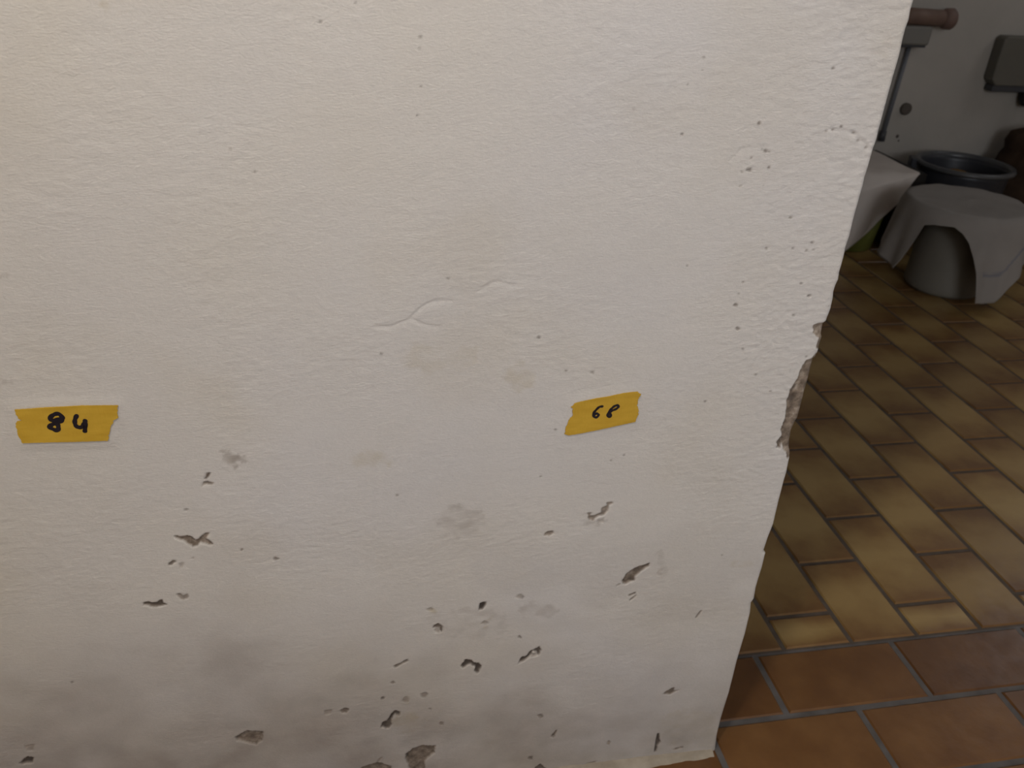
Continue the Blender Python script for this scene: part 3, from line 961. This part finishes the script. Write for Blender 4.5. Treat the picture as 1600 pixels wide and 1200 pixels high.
# dark brown sack at the right
bm = bmesh.new()
lathe(bm, [(0, 0.002), (0.12, 0.002), (0.15, 0.03), (0.158, 0.12), (0.150, 0.22), (0.128, 0.285), (0.112, 0.31), (0.118, 0.335), (0.105, 0.37), (0.06, 0.39), (0, 0.395)], n=72,
      lump=lambda a, z: 0.05 * math.sin(4 * a + 9 * z) + 0.035 * math.sin(9 * a - 22 * z) + 0.02 * math.sin(15 * a + 50 * z))
sack = link('sack', bm, M['sack'])
sack.location = (2.685, 2.925, 0)
sack.scale = (1.0, 1.0, 1.06)
tag(sack, 'lumpy dark brown sack on the floor right of the dark basin', 'sack')

# wall-mounted grey casing upper right
cx0, cz0 = on_wall(1537, 137, BY); cx1, cz1 = on_wall(1551, 55, BY)
case = tag(empty('wall_cabinet', (cx0, BY, cz0)), 'grey casing with rounded corners mounted on the far wall at the right', 'cabinet')
D = 0.055
hx0, hz0 = on_wall(1534, 134, BY - D); hx1, hz1 = on_wall(1551, 56, BY - D)
bm = bmesh.new()
W = 0.42
x0 = -0.018
top = hz1 - cz0; low_ = hz0 - cz0
prof = [(x0, low_ + 0.022), (x0 + 0.022, low_), (x0 + W, low_), (x0 + W, top), (x0 + 0.012, top), (x0, top - 0.012)]
f0 = [bm.verts.new((x, -D, z)) for x, z in prof]; f1 = [bm.verts.new((x, -0.0005, z)) for x, z in prof]
bm.faces.new(f0); bm.faces.new(f1[::-1])
for i in range(len(prof)):
    j = (i + 1) % len(prof)
    bm.faces.new((f0[i], f1[i], f1[j], f0[j]))
bevel(link('casing', bm, M['case'], case, smooth=False), 0.006, 3)
bm = bmesh.new()
box(bm, x0 + 0.016, x0 + W - 0.01, -D + 0.004, -0.004, low_ - 0.022, low_ + 0.002)
bevel(link('base_trim_shadow', bm, M['trim_and_shadow'], case, smooth=False), 0.004)  # dark strip covering both the lower trim and the shadow beneath
bm = bmesh.new()
lathe(bm, [(0, low_ - 0.075), (0.022, low_ - 0.073), (0.032, low_ - 0.05), (0.034, low_ - 0.021), (0, low_ - 0.021)], n=40, cx=x0 + 0.20, cy=-0.037)
link('knob', bm, M['black'], case)

# roller holder and pale box upper left, with the pipe below
PY = BY - 0.05
hold = tag(empty('paper_roll_holder', (2.1, BY, 0.72)), 'brown roller with a flared end cap on the far wall above the pale box', 'holder')
ax, az = on_wall(1405, 25, PY); bx_, bz_ = on_wall(1476, 28, PY); ex_, ez_ = on_wall(1487, 31, PY)
zr = (bz_ + ez_) / 2
bm = bmesh.new()
tube(bm, [(ax - 2.1 - 0.05, -0.05, zr - 0.72 + 0.006), (bx_ - 2.1, -0.05, zr - 0.72)], 0.029, 24)
link('roller', bm, M['wood'], hold)
bm = bmesh.new()
tube(bm, [(bx_ - 2.1 - 0.012, -0.05, zr - 0.72), (bx_ - 2.1 + 0.004, -0.05, zr - 0.72), (ex_ - 2.1 - 0.004, -0.05, zr - 0.72), (ex_ - 2.1 + 0.004, -0.05, zr - 0.72)], [0.028, 0.036, 0.037, 0.031], 28)
link('end_cap', bm, mottled('reddish_brown_cap', (0.165, 0.105, 0.085), (0.20, 0.13, 0.105), 15, 0.6, 0.3), hold)
bm = bmesh.new()
box(bm, ax - 2.1 - 0.03, ax - 2.1 + 0.09, -0.035, -0.0005, zr - 0.72 - 0.02, zr - 0.72 + 0.02)
bevel(link('bracket', bm, M['wood'], hold, smooth=False), 0.003)

jx0, jz0 = on_wall(1415, 71, BY - 0.07); jx1, jz1 = on_wall(1452, 71, BY - 0.07); _, jz2 = on_wall(1452, 41, BY - 0.07)
jb = tag(empty('wall_box', (jx1, BY, jz0)), 'pale grey box on the far wall under the brown roller', 'box')
bm = bmesh.new()
box(bm, jx0 - jx1 - 0.06, 0, -0.07, -0.0005, 0, jz2 - jz0)
bevel(link('box_body', bm, M['case_light'], jb, smooth=False), 0.01, 3)
bm = bmesh.new()
box(bm, jx0 - jx1 - 0.06 + 0.006, -0.012, -0.066, -0.001, -0.006, 0.001)
link('base_shadow_strip', bm, M['trim_and_shadow'], jb, smooth=False)  # dark strip standing in for the shadow line under the box

p0 = on_wall(1421, 72, BY - 0.015); p1 = on_wall(1380, 208, BY - 0.015)
pipe = tag(empty('pipe', (p0[0], BY - 0.015, p1[1])), 'thin blue-grey pipe running down the far wall from the pale box', 'pipe')
bm = bmesh.new()
tube(bm, [(0, 0, p0[1] - p1[1] - 0.004), (p1[0] - p0[0], 0, 0.0)], 0.0085, 16)
link('pipe_run', bm, M['pipe'], pipe)
bm = bmesh.new()
tube(bm, [(p1[0] - p0[0], 0, 0.008), (p1[0] - p0[0], 0, -0.03)], 0.0125, 16)
link('pipe_end', bm, M['trim_and_shadow'], pipe)

hx, hz = on_wall(1415, 170, BY - 0.004)
cap = bmesh.new()
tube(cap, [(0, -0.009, 0), (0, -0.007, 0), (0, 0.0035, 0)], [0.019, 0.0225, 0.0225], 36)
co_ = link('blanking_disc', cap, mottled('dark_cap', (0.095, 0.08, 0.065), (0.12, 0.10, 0.085), 15, 0.7, 0.2))
co_.location = (hx, BY - 0.004, hz)
co_.rotation_euler = (0, 0, 0)
tag(co_, 'small round dark brown disc on the far wall right of the thin pipe', 'disc')
